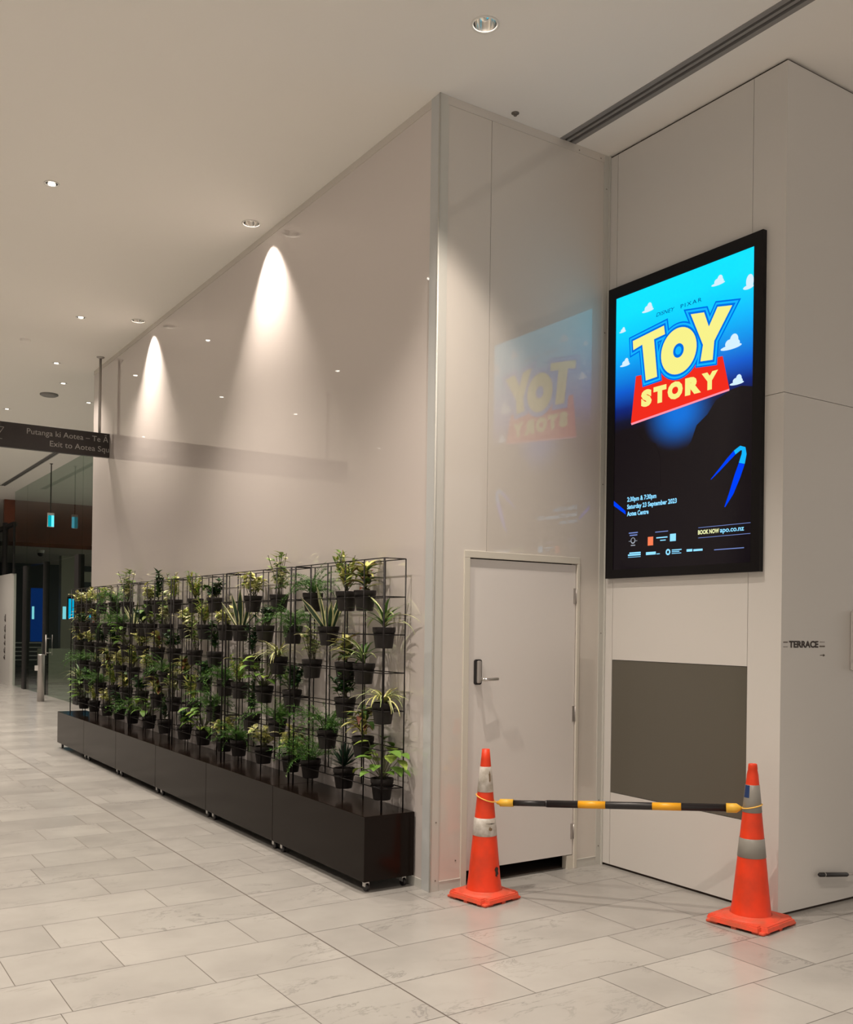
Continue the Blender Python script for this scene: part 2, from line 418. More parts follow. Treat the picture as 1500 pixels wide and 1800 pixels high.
# door
t = empty('door_1', (DX0, .02, 0)); tag(t, kind='structure')
b = MB(); b.box((DX0+.004, .006, DZ0), (DX1-.004, .044, DZ1-.006), bev=.0015); b.build('door_panel', M['doorp'], t, True)
b = MB(); b.box((.300, -.006, 1.205), (.352, .006, 1.357), bev=.012); hp = b.build('lock_plate', M['black'], t, True)
b = MB(); b.box((.309, -.024, 1.214), (.340, -.006, 1.350), bev=.008)
b.build('lock_body', M['satin'], t, True)
b = MB(); b.tube([(.345, -.006, 1.237), (.345, -.05, 1.237)], .010, 14); b.tube([(.340, -.05, 1.237), (.36, -.052, 1.237), (.445, -.048, 1.240)], .009, 12); b.build('door_handle', M['steel'], t, True)
for z in (.24, 1.0, 1.76):
    b = MB(); b.tube([(DX1-.001, -.001, z-.045), (DX1-.001, -.001, z+.045)], .0045, 10); b.box((DX1-.022, .001, z-.05), (DX1-.004, .0062, z+.05)); b.build('hinge', M['satin'], t, True)

# ---------------------------------------------------------------- screen wall (panelled box)
WZ0, WZ1, WY0, WY1 = .486, 1.350, -1.150, -.085
b = MB()
b.box((LX+.012, LY+.012, 0), (7.5, 7.2, H-.001), 1)
zt = H-.014; zb = .014; gp = .0015
def px(y0, y1, z0, z1): b.box((LX, y0+gp, z0+gp), (LX+.012, y1-gp, z1-gp), 0)
px(-.083, .0, zb, zt)
px(-1.152, -.083, zb, WZ0); px(-1.152, -.083, WZ1, zt)
px(LY-gp, -1.152, zb, 2.852); px(LY-gp, -1.152, 2.852, zt)
def py(x0, x1, z0, z1): b.box((x0+gp, LY, z0+gp), (x1-gp, LY+.012, z1-gp), 0)
py(LX+.012-gp, 3.2, zb, 2.852); py(LX+.012-gp, 3.2, 2.852, zt); py(3.2, 7.4, zb, zt)
o = b.build('wall_right', [M['lining'], M['core']]); tag(o, kind='structure')
t = empty('window_1', (LX, (WY0+WY1)/2, WZ0)); tag(t, kind='structure')
b = MB(); b.box((LX+.002, WY0, WZ0+.002), (LX+.011, WY1, WZ1-.002)); b.build('window_pane', M['winglass'], t, True)

# ---------------------------------------------------------------- text helper
def text_mesh(body, size, name, m, parent, origin, ux, uy, shear=0, offset=0, extrude=.0005, align='LEFT', width=None, world=True, spacing=1.0, deform=None):
    cu = D.curves.new('t', 'FONT'); cu.body = body; cu.size = size; cu.shear = shear; cu.offset = offset; cu.extrude = 0
    cu.align_x = align; cu.resolution_u = 3; cu.space_character = spacing
    ob = D.objects.new('t', cu); COL.objects.link(ob)
    dg = bpy.context.evaluated_depsgraph_get(); dg.update()
    me = D.meshes.new_from_object(ob.evaluated_get(dg)); D.objects.remove(ob); D.curves.remove(cu)
    xs = [v.co.x for v in me.vertices]
    k = 1.0
    if width: k = width/(max(xs)-min(xs))
    x0 = min(xs) if (width and align == 'LEFT') else 0
    off = Vector(parent.location) if (parent is not None and world) else Vector((0, 0, 0))
    origin = Vector(origin)-off; ux = Vector(ux); uy = Vector(uy)
    for v in me.vertices:
        X, Y = (v.co.x-x0)*k, v.co.y
        v.co = origin + ux*X + uy*Y
    me.materials.clear(); me.materials.append(m); me.name = name
    for p in me.polygons: p.material_index = 0
    o = D.objects.new(name, me); COL.objects.link(o); o.parent = parent
    return o

# ---------------------------------------------------------------- poster screen
SX = 1.321; SY0, SY1, SZ0, SZ1 = -.112, -1.190, 1.934, 3.697
t = empty('poster_screen', (LX, (SY0+SY1)/2, 1.88), label='large portrait digital poster screen glowing blue and black on the white wall', cat='screen')
b = MB()
b.box((SX, -1.250, 1.880), (LX, SY1, 3.772)); b.box((SX, SY0, 1.880), (LX, -.044, 3.772))
b.box((SX, SY1, 1.880), (LX, SY0, SZ0)); b.box((SX, SY1, SZ1), (LX, SY0, 3.772))
b.build('bezel', M['bezel'], t, True)
def screen_mat():
    mt = D.materials.new('poster_picture'); mt.use_nodes = True; nt = mt.node_tree; N = nt.nodes; L = nt.links; N.clear()
    out = N.new('ShaderNodeOutputMaterial'); em = N.new('ShaderNodeEmission'); gl = N.new('ShaderNodeBsdfPrincipled')
    gl.inputs['Base Color'].default_value = (.004, .004, .004, 1); gl.inputs['Roughness'].default_value = .15; gl.inputs['Specular IOR Level'].default_value = .2
    add = N.new('ShaderNodeAddShader'); L.new(em.outputs[0], add.inputs[0]); L.new(gl.outputs[0], add.inputs[1]); L.new(add.outputs[0], out.inputs[0])
    tc = N.new('ShaderNodeTexCoord'); sp = N.new('ShaderNodeSeparateXYZ'); L.new(tc.outputs['Object'], sp.inputs[0])
    # object coordinates: y right-to-left, z up; the mesh origin sits at the lower left corner of the picture
    rp = N.new('ShaderNodeValToRGB'); z = N.new('ShaderNodeMath'); z.operation = 'MULTIPLY'; z.inputs[1].default_value = 1/1.763
    L.new(sp.outputs['Z'], z.inputs[0]); L.new(z.outputs[0], rp.inputs[0])
    e = rp.color_ramp.elements
    e[0].position = .0; e[0].color = hexc(14, 8, 14); e[1].position = 1; e[1].color = hexc(0, 214, 255)
    for p, c in ((.50, (15, 8, 12)), (.54, (10, 14, 40)), (.585, (0, 30, 110)), (.65, (0, 85, 195)), (.74, (0, 145, 225)), (.84, (0, 190, 245)), (.93, (0, 212, 255))):
        q = e.new(p); q.color = hexc(*c)
    # glow behind the middle
    cx = N.new('ShaderNodeMath'); cx.operation = 'ADD'; cx.inputs[1].default_value = .54; L.new(sp.outputs['Y'], cx.inputs[0])
    cz = N.new('ShaderNodeMath'); cz.operation = 'SUBTRACT'; cz.inputs[1].default_value = .93; L.new(sp.outputs['Z'], cz.inputs[0])
    px_ = N.new('ShaderNodeMath'); px_.operation = 'POWER'; px_.inputs[1].default_value = 2; L.new(cx.outputs[0], px_.inputs[0])
    pz = N.new('ShaderNodeMath'); pz.operation = 'POWER'; pz.inputs[1].default_value = 2; L.new(cz.outputs[0], pz.inputs[0])
    pz2 = N.new('ShaderNodeMath'); pz2.operation = 'MULTIPLY'; pz2.inputs[1].default_value = 1.6; L.new(pz.outputs[0], pz2.inputs[0])
    sm = N.new('ShaderNodeMath'); L.new(px_.outputs[0], sm.inputs[0]); L.new(pz2.outputs[0], sm.inputs[1])
    sq = N.new('ShaderNodeMath'); sq.operation = 'SQRT'; L.new(sm.outputs[0], sq.inputs[0])
    r = N.new('ShaderNodeMapRange'); r.inputs['From Min'].default_value = .02; r.inputs['From Max'].default_value = .30
    r.inputs['To Min'].default_value = 1; r.inputs['To Max'].default_value = 0; r.interpolation_type = 'SMOOTHSTEP'; L.new(sq.outputs[0], r.inputs['Value'])
    mx = N.new('ShaderNodeMix'); mx.data_type = 'RGBA'; mx.inputs['B'].default_value = hexc(0, 105, 205)
    L.new(rp.outputs[0], mx.inputs['A']); L.new(r.outputs['Result'], mx.inputs['Factor'])
    L.new(mx.outputs['Result'], em.inputs[0]); em.inputs[1].default_value = 1.0
    return mt
pic = MB(); pic.box((0, SY1-SY0, 0), (.02, 0, SZ1-SZ0)); po = pic.build('picture', screen_mat(), t)
po.location = Vector((SX+.004, SY0, SZ0)) - Vector(t.location)
W_, H_ = 1.078, 1.763
E = {n: emis('picture_'+n, hexc(*c), s) for n, c, s in (('yellow', (232, 226, 130), 1), ('blue', (0, 105, 215), 1), ('cyan', (20, 170, 245), 1), ('red', (226, 42, 28), 1),
     ('pink', (240, 140, 160), 1), ('white', (200, 225, 245), 1), ('navy', (10, 60, 120), 1), ('bluel', (140, 215, 255), 1), ('deep', (0, 60, 235), 1),
     ('line', (110, 130, 190), 1), ('cream', (225, 228, 170), 1), ('orange', (235, 120, 80), 1), ('brown', (110, 90, 70), 1), ('grey', (150, 155, 165), 1))}
def P2(s, q, d): return Vector((SX+.004-d, SY0-s, SZ0+q)) - Vector(t.location)
def offset_poly(pts, d):
    n = len(pts); out = []
    A = sum(pts[i][0]*pts[(i+1) % n][1]-pts[(i+1) % n][0]*pts[i][1] for i in range(n))
    sg = 1 if A > 0 else -1
    for i in range(n):
        p0, p1, p2 = Vector(pts[i-1]), Vector(pts[i]), Vector(pts[(i+1) % n])
        a = (p1-p0).normalized(); c = (p2-p1).normalized()
        na = Vector((a.y, -a.x))*sg; nc = Vector((c.y, -c.x))*sg
        h = (na+nc).normalized(); k = d/max(.45, h.dot(na)); out.append(tuple(p1+h*k))
    return out
def flat(name, polys, m, d, par=None):
    b = MB()
    for pl in polys:
        vs = [Vector(p) for p in pl]; tri = geometry.tessellate_polygon([[Vector((*p, 0)) for p in pl]])
        n = len(b.v); b.v += [tuple(P2(p[0], p[1], d)) for p in pl]
        for f in tri: b.face([n+i for i in f], 0)
    return b.build(name, m, par or t)
T_ = [(.154,1.453),(.416,1.486),(.425,1.431),(.335,1.421),(.365,1.182),(.27,1.177),(.236,1.411),(.159,1.394)]
Y_ = [(.627,1.5),(.728,1.485),(.765,1.392),(.827,1.491),(.932,1.472),(.806,1.299),(.796,1.191),(.705,1.201),(.723,1.295)]
def ell(cx, cy, a, b_, rot=0, n=40):
    return [(cx+a*math.cos(x)*math.cos(rot)-b_*math.sin(x)*math.sin(rot), cy+a*math.cos(x)*math.sin(rot)+b_*math.sin(x)*math.cos(rot)) for x in [2*math.pi*i/n for i in range(n)]]
O_ = ell(.535, 1.303, .140, .140, -.2); OI = ell(.535, 1.305, .042, .043)
flat('banner', [[(.183,1.223),(.866,1.197),(.917,.999),(.144,.931)]], E['red'], .001)
flat('banner_edge', [[(.917,.999),(.917,.988),(.150,.918),(.144,.931)]], E['pink'], .001)
for nm, off, mm, d in (('outline', .034, 'blue', .0012), ('outline', .025, 'cyan', .0018), ('outline', .013, 'blue', .0024)):
    for q, sh_ in enumerate((T_, Y_, O_)): flat(nm, [offset_poly(sh_, off)], E[mm], d+q*.0001)
for sh_ in (T_, Y_, O_): flat('lettering', [sh_], E['yellow'], .003)
flat('lettering', [OI], E['blue'], .0035); flat('lettering', [ell(.535, 1.305, .024, .025)], E['cyan'], .004)
UX_, UZ_ = Vector((0, -1, 0)), Vector((0, 0, 1))
def ptext(body, s, q, size, m, width=None, off=0, tilt=0, d=.003, sh=0, sp=1.0, nm='lettering'):
    ux = (UX_*math.cos(tilt)+UZ_*math.sin(tilt)); uy = (UZ_*math.cos(tilt)-UX_*math.sin(tilt))
    return text_mesh(body, size, nm, m, t, P2(s, q, d)+Vector(t.location), ux, uy, shear=sh, offset=off, width=width, spacing=sp)
for ch, s0, s1, z0 in (('S', .232, .322, 1.030), ('T', .336, .442, 1.032), ('O', .452, .572, 1.032), ('R', .590, .712, 1.034), ('Y', .716, .836, 1.036)):
    ptext(ch, s0, z0-.006, .125, E['yellow'], s1-s0, off=.010, d=.003)
ptext('DISNEY', .350, 1.556, .034, E['navy'], .15, sh=.3); ptext('PIXAR', .548, 1.556, .034, E['navy'], .16, sp=1.3)
def cloud(cx, cy, w):
    return [ell(cx, cy, w*.5, w*.09, 0, 16), ell(cx-w*.08, cy+w*.14, w*.2, w*.17, 0, 16), ell(cx+w*.14, cy+w*.24, w*.2, w*.24, 0, 16), ell(cx+w*.27, cy+w*.10, w*.14, w*.13, 0, 16)]
for cx, cy, w in ((.278, 1.615, .10), (.827, 1.625, .10), (.06, 1.535, .06), (.085, 1.315, .09), (.925, 1.235, .15), (.968, 1.02, .10)):
    flat('cloud', cloud(cx, cy, w), E['white'], .001)
flat('cloud', [ell(1.04, 1.545, .036, .012), ell(1.05, 1.575, .026, .04)], E['white'], .001)
mat('picture_black', (.004, .004, .004), .15, spec=.2, emit=hexc(14, 8, 13))
flat('dark_hill', [[(.58, .45), (.58, .68), (.64, .74), (.68, .83), (.76, .88), (.82, .95), (.92, .99), (1.0, 1.0), (1.078, .98), (1.078, .45)]], D.materials['picture_black'], .0008)
flat('dark_hill', [[(.0, .50), (.0, .86), (.06, .90), (.14, .90), (.20, .86), (.26, .80), (.36, .77), (.40, .66), (.40, .50)]], D.materials['picture_black'], .0008)
# curved ribbon at lower right
def ribbon(pts, ws, m, d):
    b = MB(); n = len(pts)
    for i, (p, w) in enumerate(zip(pts, ws)):
        a = Vector(pts[max(i-1, 0)]); c = Vector(pts[min(i+1, n-1)]); tn = (c-a).normalized(); nn = Vector((-tn.y, tn.x))
        for s in (-1, 1): q = Vector(p)+nn*w*s; b.v.append(tuple(P2(q.x, q.y, d)))
    for i in range(n-1): b.face([2*i, 2*i+1, 2*i+3, 2*i+2], 0)
    return b.build('light_ribbon', m, t)
rib = [(.792,.495),(.85,.54),(.91,.59),(.96,.628),(1.0,.648),(1.022,.640),(1.025,.61),(1.010,.56),(.98,.49),(.94,.40),(.895,.325)]
ws = [.002,.007,.011,.013,.013,.014,.017,.021,.022,.016,.003]
ribbon(rib[:4], ws[:4], E['deep'], .001); ribbon(rib[3:8], ws[3:8], E['cyan'], .0012); ribbon(rib[7:], ws[7:], E['deep'], .001)
flat('light_ribbon', [[(.0,.45),(.105,.375),(.108,.352),(.0,.418)]], E['deep'], .001)
ptext('2:30pm & 7:30pm', .122, .432, .040, E['bluel'], .248, off=.0012)
ptext('Saturday 23 September 2023', .122, .385, .040, E['bluel'], .414, off=.0012)
ptext('Aotea Centre', .122, .340, .040, E['bluel'], .185, off=.0012)
ptext('BOOK NOW', .703, .181, .034, E['cream'], .155, off=.0012); ptext('apo.co.nz', .864, .181, .040, E['bluel'], .168, off=.0008)
flat('rule', [[(.703,.222),(1.074,.222),(1.074,.219),(.703,.219)], [(.703,.162),(1.074,.162),(1.074,.159),(.703,.159)]], E['line'], .001)
# small sponsor blocks along the foot of the picture
flat('sponsor_mark', [[(.302,.194),(.347,.194),(.347,.140),(.302,.140)]], E['orange'], .001)
flat('sponsor_mark', [[(.484,.200),(.531,.200),(.531,.155),(.484,.155)]], E['bluel'], .001)
def bars(rects, m): flat('sponsor_mark', [[(a, c), (b_, c), (b_, d_), (a, d_)] for a, b_, c, d_ in rects], m, .001)
bars([(.138,.216,.226,.233),(.146,.212,.211,.218),(.363,.468,.217,.222)], E['line'])
bars([(.138,.212,.176,.179),(.157,.195,.147,.153)], E['grey']); flat('sponsor_mark', [ell(.175,.180,.02,.02)+[]], E['grey'], .0009); flat('sponsor_mark', [ell(.175,.182,.014,.014)], D.materials['picture_black'], .0012)
bars([(.373,.464,.180,.187),(.405,.450,.163,.169)], E['bluel'])
bars([(.133,.243,.084,.094),(.145,.243,.097,.106),(.133,.243,.074,.077),(.288,.370,.082,.100),(.376,.403,.082,.087),(.500,.577,.098,.104),(.500,.560,.088,.093),(.500,.575,.078,.082)], E['bluel'])
flat('sponsor_mark', [ell(.470,.091,.019,.019)], E['bluel'], .001); flat('sponsor_mark', [ell(.470,.091,.009,.009)], D.materials['picture_black'], .0012)
bars([(.616,.660,.084,.099),(.668,.737,.084,.096)], E['bluel']); bars([(.822,1.032,.081,.086)], E['line'])

# ---------------------------------------------------------------- TERRACE lettering, white box and black handle on the side wall
t = empty('restaurant_sign', (1.55, LY, 1.48), label='small dark TERRACE lettering fixed on the pale grey side wall', cat='sign')
text_mesh('TERRACE', .050, 'lettering', M['letter'], t, (1.420, LY-.002, 1.4635), (1, 0, 0), (0, 0, 1), offset=.0018, width=.262)
b = MB()
for x0, x1, z0, z1 in ((1.372, 1.408, 1.489, 1.495), (1.372, 1.408, 1.465, 1.468), (1.694, 1.740, 1.492, 1.495), (1.694, 1.742, 1.465, 1.473)):
    b.box((x0, LY-.002, z0), (x1, LY, z1))
b.box((1.700, LY-.002, 1.417), (1.738, LY, 1.421)); b.poly([(1.728, LY-.002, 1.427), (1.728, LY-.002, 1.411), (1.744, LY-.002, 1.419)])
b.build('small_marks', M['letter2'], t, True)
b = MB(); b.box((1.982, LY-.06, 1.332), (2.5, LY, 1.672), bev=.006); o = b.build('wall_cabinet', M['white'])
tag(o, 'white box unit mounted on the side wall at the edge of the view', 'wall box')
t = empty('black_rod', (1.83, LY-.03, .18), label='short black rounded rod held low against the pale side wall', cat='rod')
b = MB(); b.tube([(1.668, LY-.03, .196), (1.68, LY-.03, .195), (1.93, LY-.03, .164), (1.942, LY-.03, .163)], [.006, .0125, .0125, .008], 14); b.build('grip', M['black'], t, True)
b = MB(); b.tube([(1.715, LY-.03, .1907), (1.723, LY-.03, .1897)], .0131, 14); b.build('collar', M['satin'], t, True)
b = MB(); b.tube([(1.942, LY-.03, .163), (2.6, LY-.03, .11)], .005, 8); b.tube([(2.6, LY-.03, .11), (2.6, LY, .11)], .008, 8); b.tube([(1.80, LY-.03, .180), (1.80, LY, .180)], .005, 8); b.build('thin_arm', M['satin'], t, True)

# ---------------------------------------------------------------- rolling planters with wire trellis
PX0, PX1, PZ0, PZ1 = -.355, -.012, .066, .446
UP = 1.27; Y0 = .155
TXF, TXB = -.207, -.057
ord_ = ['at the hoarding corner', 'second from the corner', 'third from the corner', 'fourth from the corner', 'fifth from the corner', 'at the sign end']
def make_planter():
    t = empty('rolling_planter', (PX0, Y0, 0))
    b = MB(); b.box((0, .002, PZ0), (PX1-PX0, UP-.002, PZ1), bev=.0025); b.build('planter_box', M['planter'], t)
    g = MB(); xf, xb = TXF-PX0, TXB-PX0; ys = [.065+.24*i for i in range(6)]; zs = [1.955-.2285*k for k in range(7)]; r = .0042
    for x in (xf, xb):
        for i, y in enumerate(ys): g.tube([(x, y, PZ1 if i in (0, 5, 2) else zs[-1]), (x, y, zs[0])], r*(1.45 if i in (0, 5) and x == xf else 1), 6)
        for z in zs: g.tube([(x, ys[0], z), (x, ys[-1], z)], r*.8, 6)
    for i, y in enumerate(ys):
        if i in (0, 5):
            for z in zs: g.tube([(xf, y, z), (xb, y, z)], r*.8, 6)
        elif i in (2,): g.tube([(xf, y, zs[0]), (xb, y, zs[0])], r*.8, 6)
    g.build('wire_trellis', M['blackm'], t)
    for (x, y) in ((.045, .06), (.045, UP-.075), (PX1-PX0-.045, .06), (PX1-PX0-.045, UP-.075)):
        c = MB(); c.box((x-.024, y-.024, PZ0-.004), (x+.024, y+.024, PZ0)); c.box((x-.014, y-.02, .028), (x-.010, y+.012, PZ0-.004)); c.box((x+.010, y-.02, .028), (x+.014, y+.012, PZ0-.004)); c.box((x-.014, y-.02, .05), (x+.014, y+.012, PZ0-.004))
        co = c.build('caster', M['zinc'], t)
        w = MB(); w.tube([(x-.009, y-.008, .0255), (x+.009, y-.008, .0255)], .025, 16); w.build('wheel', M['black'], co)
    return t
def copy_tree(o, parent=None):
    c = o.copy(); COL.objects.link(c)
    if parent is not None: c.parent = parent
    for ch in list(o.children):
        if ch.name not in done: copy_tree(ch, c)
    return c
done = set()
pl = make_planter(); kids = [(c, list(c.children)) for c in pl.children]
for u in range(6):
    if u == 0: t = pl
    else:
        t = pl.copy(); COL.objects.link(t)
        for c, gs in kids:
            cc = c.copy(); COL.objects.link(cc); cc.parent = t
            for g in gs: gg = g.copy(); COL.objects.link(gg); gg.parent = cc
    t.location = (PX0, Y0+UP*u, 0)
    tag(t, 'dark brown box planter on casters, black wire trellis, '+ord_[u], 'planter', 'rolling planters along the long wall')

# ---------------------------------------------------------------- foliage kinds
G = {n: mat('leaf_'+n, c, .45, spec=.35) for n, c in dict(
    green=(.055, .125, .025), dark=(.017, .055, .019), deep=(.008, .026, .015), bright=(.13, .25, .04), fern=(.05, .16, .022), lime=(.27, .37, .065),
    yellow=(.52, .51, .16), cream=(.64, .62, .34), olive=(.12, .135, .045), red=(.17, .06, .04), pale=(.28, .36, .14), stem=(.07, .07, .035)).items()}
def leaf(b, base, az, el, ln, w, droop, m, em=None, seg=5, shape='ovate', twist=0):
    """one blade that starts at base, heads off at azimuth/elevation and bends down"""
    p = Vector(base); n0 = len(b.v); d_el = droop/seg; side = Vector((-math.sin(az), math.cos(az), 0))
    if twist: side = (side*math.cos(twist)+Vector((0, 0, 1))*math.sin(twist)).normalized()
    cols = 4 if em is not None else 3
    for i in range(seg+1):
        f = i/seg
        if shape == 'ovate': wd_ = w*math.sin(math.pi*min(1, .06+.94*f)**.8)
        elif shape == 'sword': wd_ = w*(.55+.45*math.sin(math.pi*min(1, f*1.1)))*(1 if f < .75 else max(0.02, (1-f)/.25))
        else: wd_ = w*(1-f)**.6*(.6+.4*min(1, f*4))
        wd_ = max(wd_, .0006)
        d = Vector((math.cos(az)*math.cos(el), math.sin(az)*math.cos(el), math.sin(el)))
        up = side.cross(d) * -1
        if cols == 3: offs = ((-1, .25), (0, 0), (1, .25))
        else: offs = ((-1, .25), (-.62, .08), (.62, .08), (1, .25))
        for o_, h in offs: b.v.append(tuple(p+side*wd_*o_+up*wd_*h))
        p = p+d*(ln/seg); el -= d_el
    for i in range(seg):
        for c in range(cols-1):
            mm = m if (cols == 3 or c == 1) else em
            b.face([n0+i*cols+c, n0+i*cols+c+1, n0+(i+1)*cols+c+1, n0+(i+1)*cols+c], mm, True)
def stem(b, p, q, m, r=.0016): b.tube([p, q], r, 4, m, cap=False)

def f_variegated(rn):
    b = MB()
    for s in range(15):
        a = rn.uniform(0, 6.28); rr = rn.uniform(.01, .075); h = rn.uniform(.05, .135)
        base = (rn.uniform(-.02, .02), rn.uniform(-.02, .02), 0); top = (rr*math.cos(a), rr*math.sin(a), h); stem(b, base, top, 3)
        for i in range(7):
            f = rn.uniform(.4, 1); p = Vector(base).lerp(Vector(top), f)
            k = rn.random()
            leaf(b, p, rn.uniform(0, 6.28), rn.uniform(-.1, .9), rn.uniform(.035, .06), rn.uniform(.009, .014), rn.uniform(.3, 1.1), 0 if k < .4 else 1, 2 if k < .75 else None, 4)
    return b, ['lime', 'yellow', 'cream', 'stem']
def f_tallpale(rn):
    b = MB()
    for s in range(12):
        a = rn.uniform(0, 6.28); rr = rn.uniform(.01, .07); h = rn.uniform(.10, .23)
        base = (rn.uniform(-.02, .02), rn.uniform(-.02, .02), 0); top = (rr*math.cos(a), rr*math.sin(a), h); stem(b, base, top, 3)
        for i in range(9):
            p = Vector(base).lerp(Vector(top), rn.uniform(.35, 1))
            leaf(b, p, rn.uniform(0, 6.28), rn.uniform(-.2, .8), rn.uniform(.03, .05), rn.uniform(.009, .015), rn.uniform(.2, 1.0), rn.choice((0, 1, 2)), 2 if rn.random() < .5 else None, 4)
    return b, ['pale', 'bright', 'cream', 'stem']
def f_fern(rn, n=46, spread=1.0, L0=.15):
    b = MB()
    for s in range(n):
        az = rn.uniform(0, 6.28); el = rn.uniform(.5, 1.45); ln = rn.uniform(.7, 1.25)*L0; dr = rn.uniform(1.1, 2.5)*spread
        p = Vector((rn.uniform(-.02, .02), rn.uniform(-.02, .02), 0)); pts = [p.copy()]; e = el
        for i in range(8):
            p = p+Vector((math.cos(az)*math.cos(e), math.sin(az)*math.cos(e), math.sin(e)))*ln/8*1.25; e -= dr/8; pts.append(p.copy())
        b.tube(pts, .0009, 3, 1, cap=False)
        for i in range(2, 9):
            for k in range(9):
                q = pts[i-1].lerp(pts[i], rn.random()); a2 = az+rn.choice((-1, 1))*rn.uniform(.6, 1.4); e2 = rn.uniform(-.6, .9); l = rn.uniform(.010, .024)
                d = Vector((math.cos(a2)*math.cos(e2), math.sin(a2)*math.cos(e2), math.sin(e2)))*l; sd = Vector((-math.sin(a2), math.cos(a2), .3))*.0016
                n0 = len(b.v); b.v += [tuple(q-sd), tuple(q+sd), tuple(q+d)]; b.face([n0, n0+1, n0+2], 0 if rn.random() < .7 else 2)
    return b, ['fern', 'green', 'bright']
def f_snake(rn):
    b = MB()
    for i in range(9):
        az = i*.75+rn.uniform(-.2, .2); leaf(b, (.02*math.cos(az), .02*math.sin(az), -.01), az, rn.uniform(.85, 1.45), rn.uniform(.12, .22), rn.uniform(.012, .017), rn.uniform(-.1, .25), 0, 1, 6, 'sword', rn.uniform(-.5, .5))
    return b, ['dark', 'cream']
def f_bushy(rn):
    b = MB()
    for s in range(17):
        a = rn.uniform(0, 6.28); rr = rn.uniform(.01, .065); h = rn.uniform(.05, .13)
        base = (rn.uniform(-.02, .02), rn.uniform(-.02, .02), 0); top = (rr*math.cos(a), rr*math.sin(a), h); stem(b, base, top, 2)
        for i in range(9):
            p = Vector(base).lerp(Vector(top), rn.uniform(.3, 1)); leaf(b, p, rn.uniform(0, 6.28), rn.uniform(-.2, .9), rn.uniform(.028, .045), rn.uniform(.008, .012), rn.uniform(.2, .9), rn.choice((0, 0, 1)), None, 4)
    return b, ['dark', 'green', 'stem']
def f_strappy(rn):
    b = MB()
    for i in range(26):
        leaf(b, (0, 0, rn.uniform(0, .04)), rn.uniform(0, 6.28), rn.uniform(.5, 1.35), rn.uniform(.12, .20), rn.uniform(.006, .010), rn.uniform(.8, 2.1), rn.choice((0, 1)), 2 if rn.random() < .4 else None, 8, 'strap')
    return b, ['green', 'pale', 'cream']
def f_rosette(rn):
    b = MB()
    for i in range(34):
        f = i/34; leaf(b, (0, 0, .01+.02*f), i*2.4, .25+1.15*f, rn.uniform(.075, .10), .009, rn.uniform(-.35, .1), 0 if i % 3 else 1, None, 4, 'strap')
    return b, ['deep', 'dark']
def f_broad(rn):
    b = MB()
    for i in range(26):
        a = rn.uniform(0, 6.28); rr = rn.uniform(.02, .085); h = rn.uniform(.02, .17); top = (rr*math.cos(a), rr*math.sin(a), h)
        stem(b, (0, 0, 0), top, 2); leaf(b, top, a+rn.uniform(-.8, .8), rn.uniform(-.3, .6), rn.uniform(.05, .075), rn.uniform(.018, .026), rn.uniform(.6, 1.3), rn.choice((0, 0, 1)), None, 5)
    return b, ['bright', 'lime', 'stem']
def f_feathery(rn):
    b = MB()
    for s in range(13):
        a = rn.uniform(0, 6.28); rr = rn.uniform(.0, .06); h = rn.uniform(.09, .19); top = Vector((rr*math.cos(a), rr*math.sin(a), h)); stem(b, (0, 0, 0), top, 3)
        for i in range(20):
            p = Vector((0, 0, 0)).lerp(top, rn.uniform(.25, 1)); leaf(b, p, rn.uniform(0, 6.28), rn.uniform(0, 1.2), rn.uniform(.025, .05), rn.uniform(.004, .007), rn.uniform(.2, 1.2), rn.choice((0, 1, 1, 2)), None, 3)
    return b, ['lime', 'yellow', 'bright', 'stem']
def f_spider(rn):
    b = MB()
    for i in range(60):
        leaf(b, (0, 0, 0), rn.uniform(0, 6.28), rn.uniform(.5, 1.4), rn.uniform(.09, .17), rn.uniform(.0035, .006), rn.uniform(1.2, 2.6), rn.choice((0, 2)), 1 if rn.random() < .7 else None, 7, 'strap')
    return b, ['pale', 'cream', 'yellow']
def f_croton(rn):
    b = MB()
    for i in range(44):
        h = rn.uniform(.01, .11); leaf(b, (rn.uniform(-.015, .015), rn.uniform(-.015, .015), h), rn.uniform(0, 6.28), rn.uniform(.1, 1.1), rn.uniform(.06, .095), rn.uniform(.010, .017), rn.uniform(.5, 1.5), rn.choice((0, 1, 2, 3)), 1 if rn.random() < .35 else None, 5)
    stem(b, (0, 0, 0), (0, 0, .11), 0, .003)
    return b, ['green', 'yellow', 'red', 'olive']
def f_upright(rn):
    b = MB()
    for i in range(5):
        a = i*2.1; top = Vector((.02*math.cos(a), .02*math.sin(a), rn.uniform(.14, .20))); stem(b, (0, 0, 0), top, 1, .003)
        for k in range(22):
            leaf(b, Vector((0, 0, 0)).lerp(top, rn.uniform(.15, 1)), rn.uniform(0, 6.28), rn.uniform(.0, 1.0), rn.uniform(.035, .055), rn.uniform(.006, .009), rn.uniform(.1, .9), rn.choice((0, 0, 2)), None, 4)
    return b, ['dark', 'stem', 'green']
KINDS = dict(V=(f_variegated, 'cream-edged bushy plant'), T=(f_tallpale, 'tall pale variegated plant'), F=(f_fern, 'feathery asparagus fern'),
             S=(f_snake, 'pale-edged snake plant'), B=(f_bushy, 'dark bushy plant'), D=(f_strappy, 'strappy arching plant'), Z=(f_rosette, 'spiky dark rosette plant'),
             P=(f_broad, 'broad-leaved green plant'), Y=(f_feathery, 'yellow-green feathery plant'), I=(f_spider, 'striped spider plant'),
             C=(f_croton, 'mottled croton plant'), U=(f_upright, 'upright dark plant'))
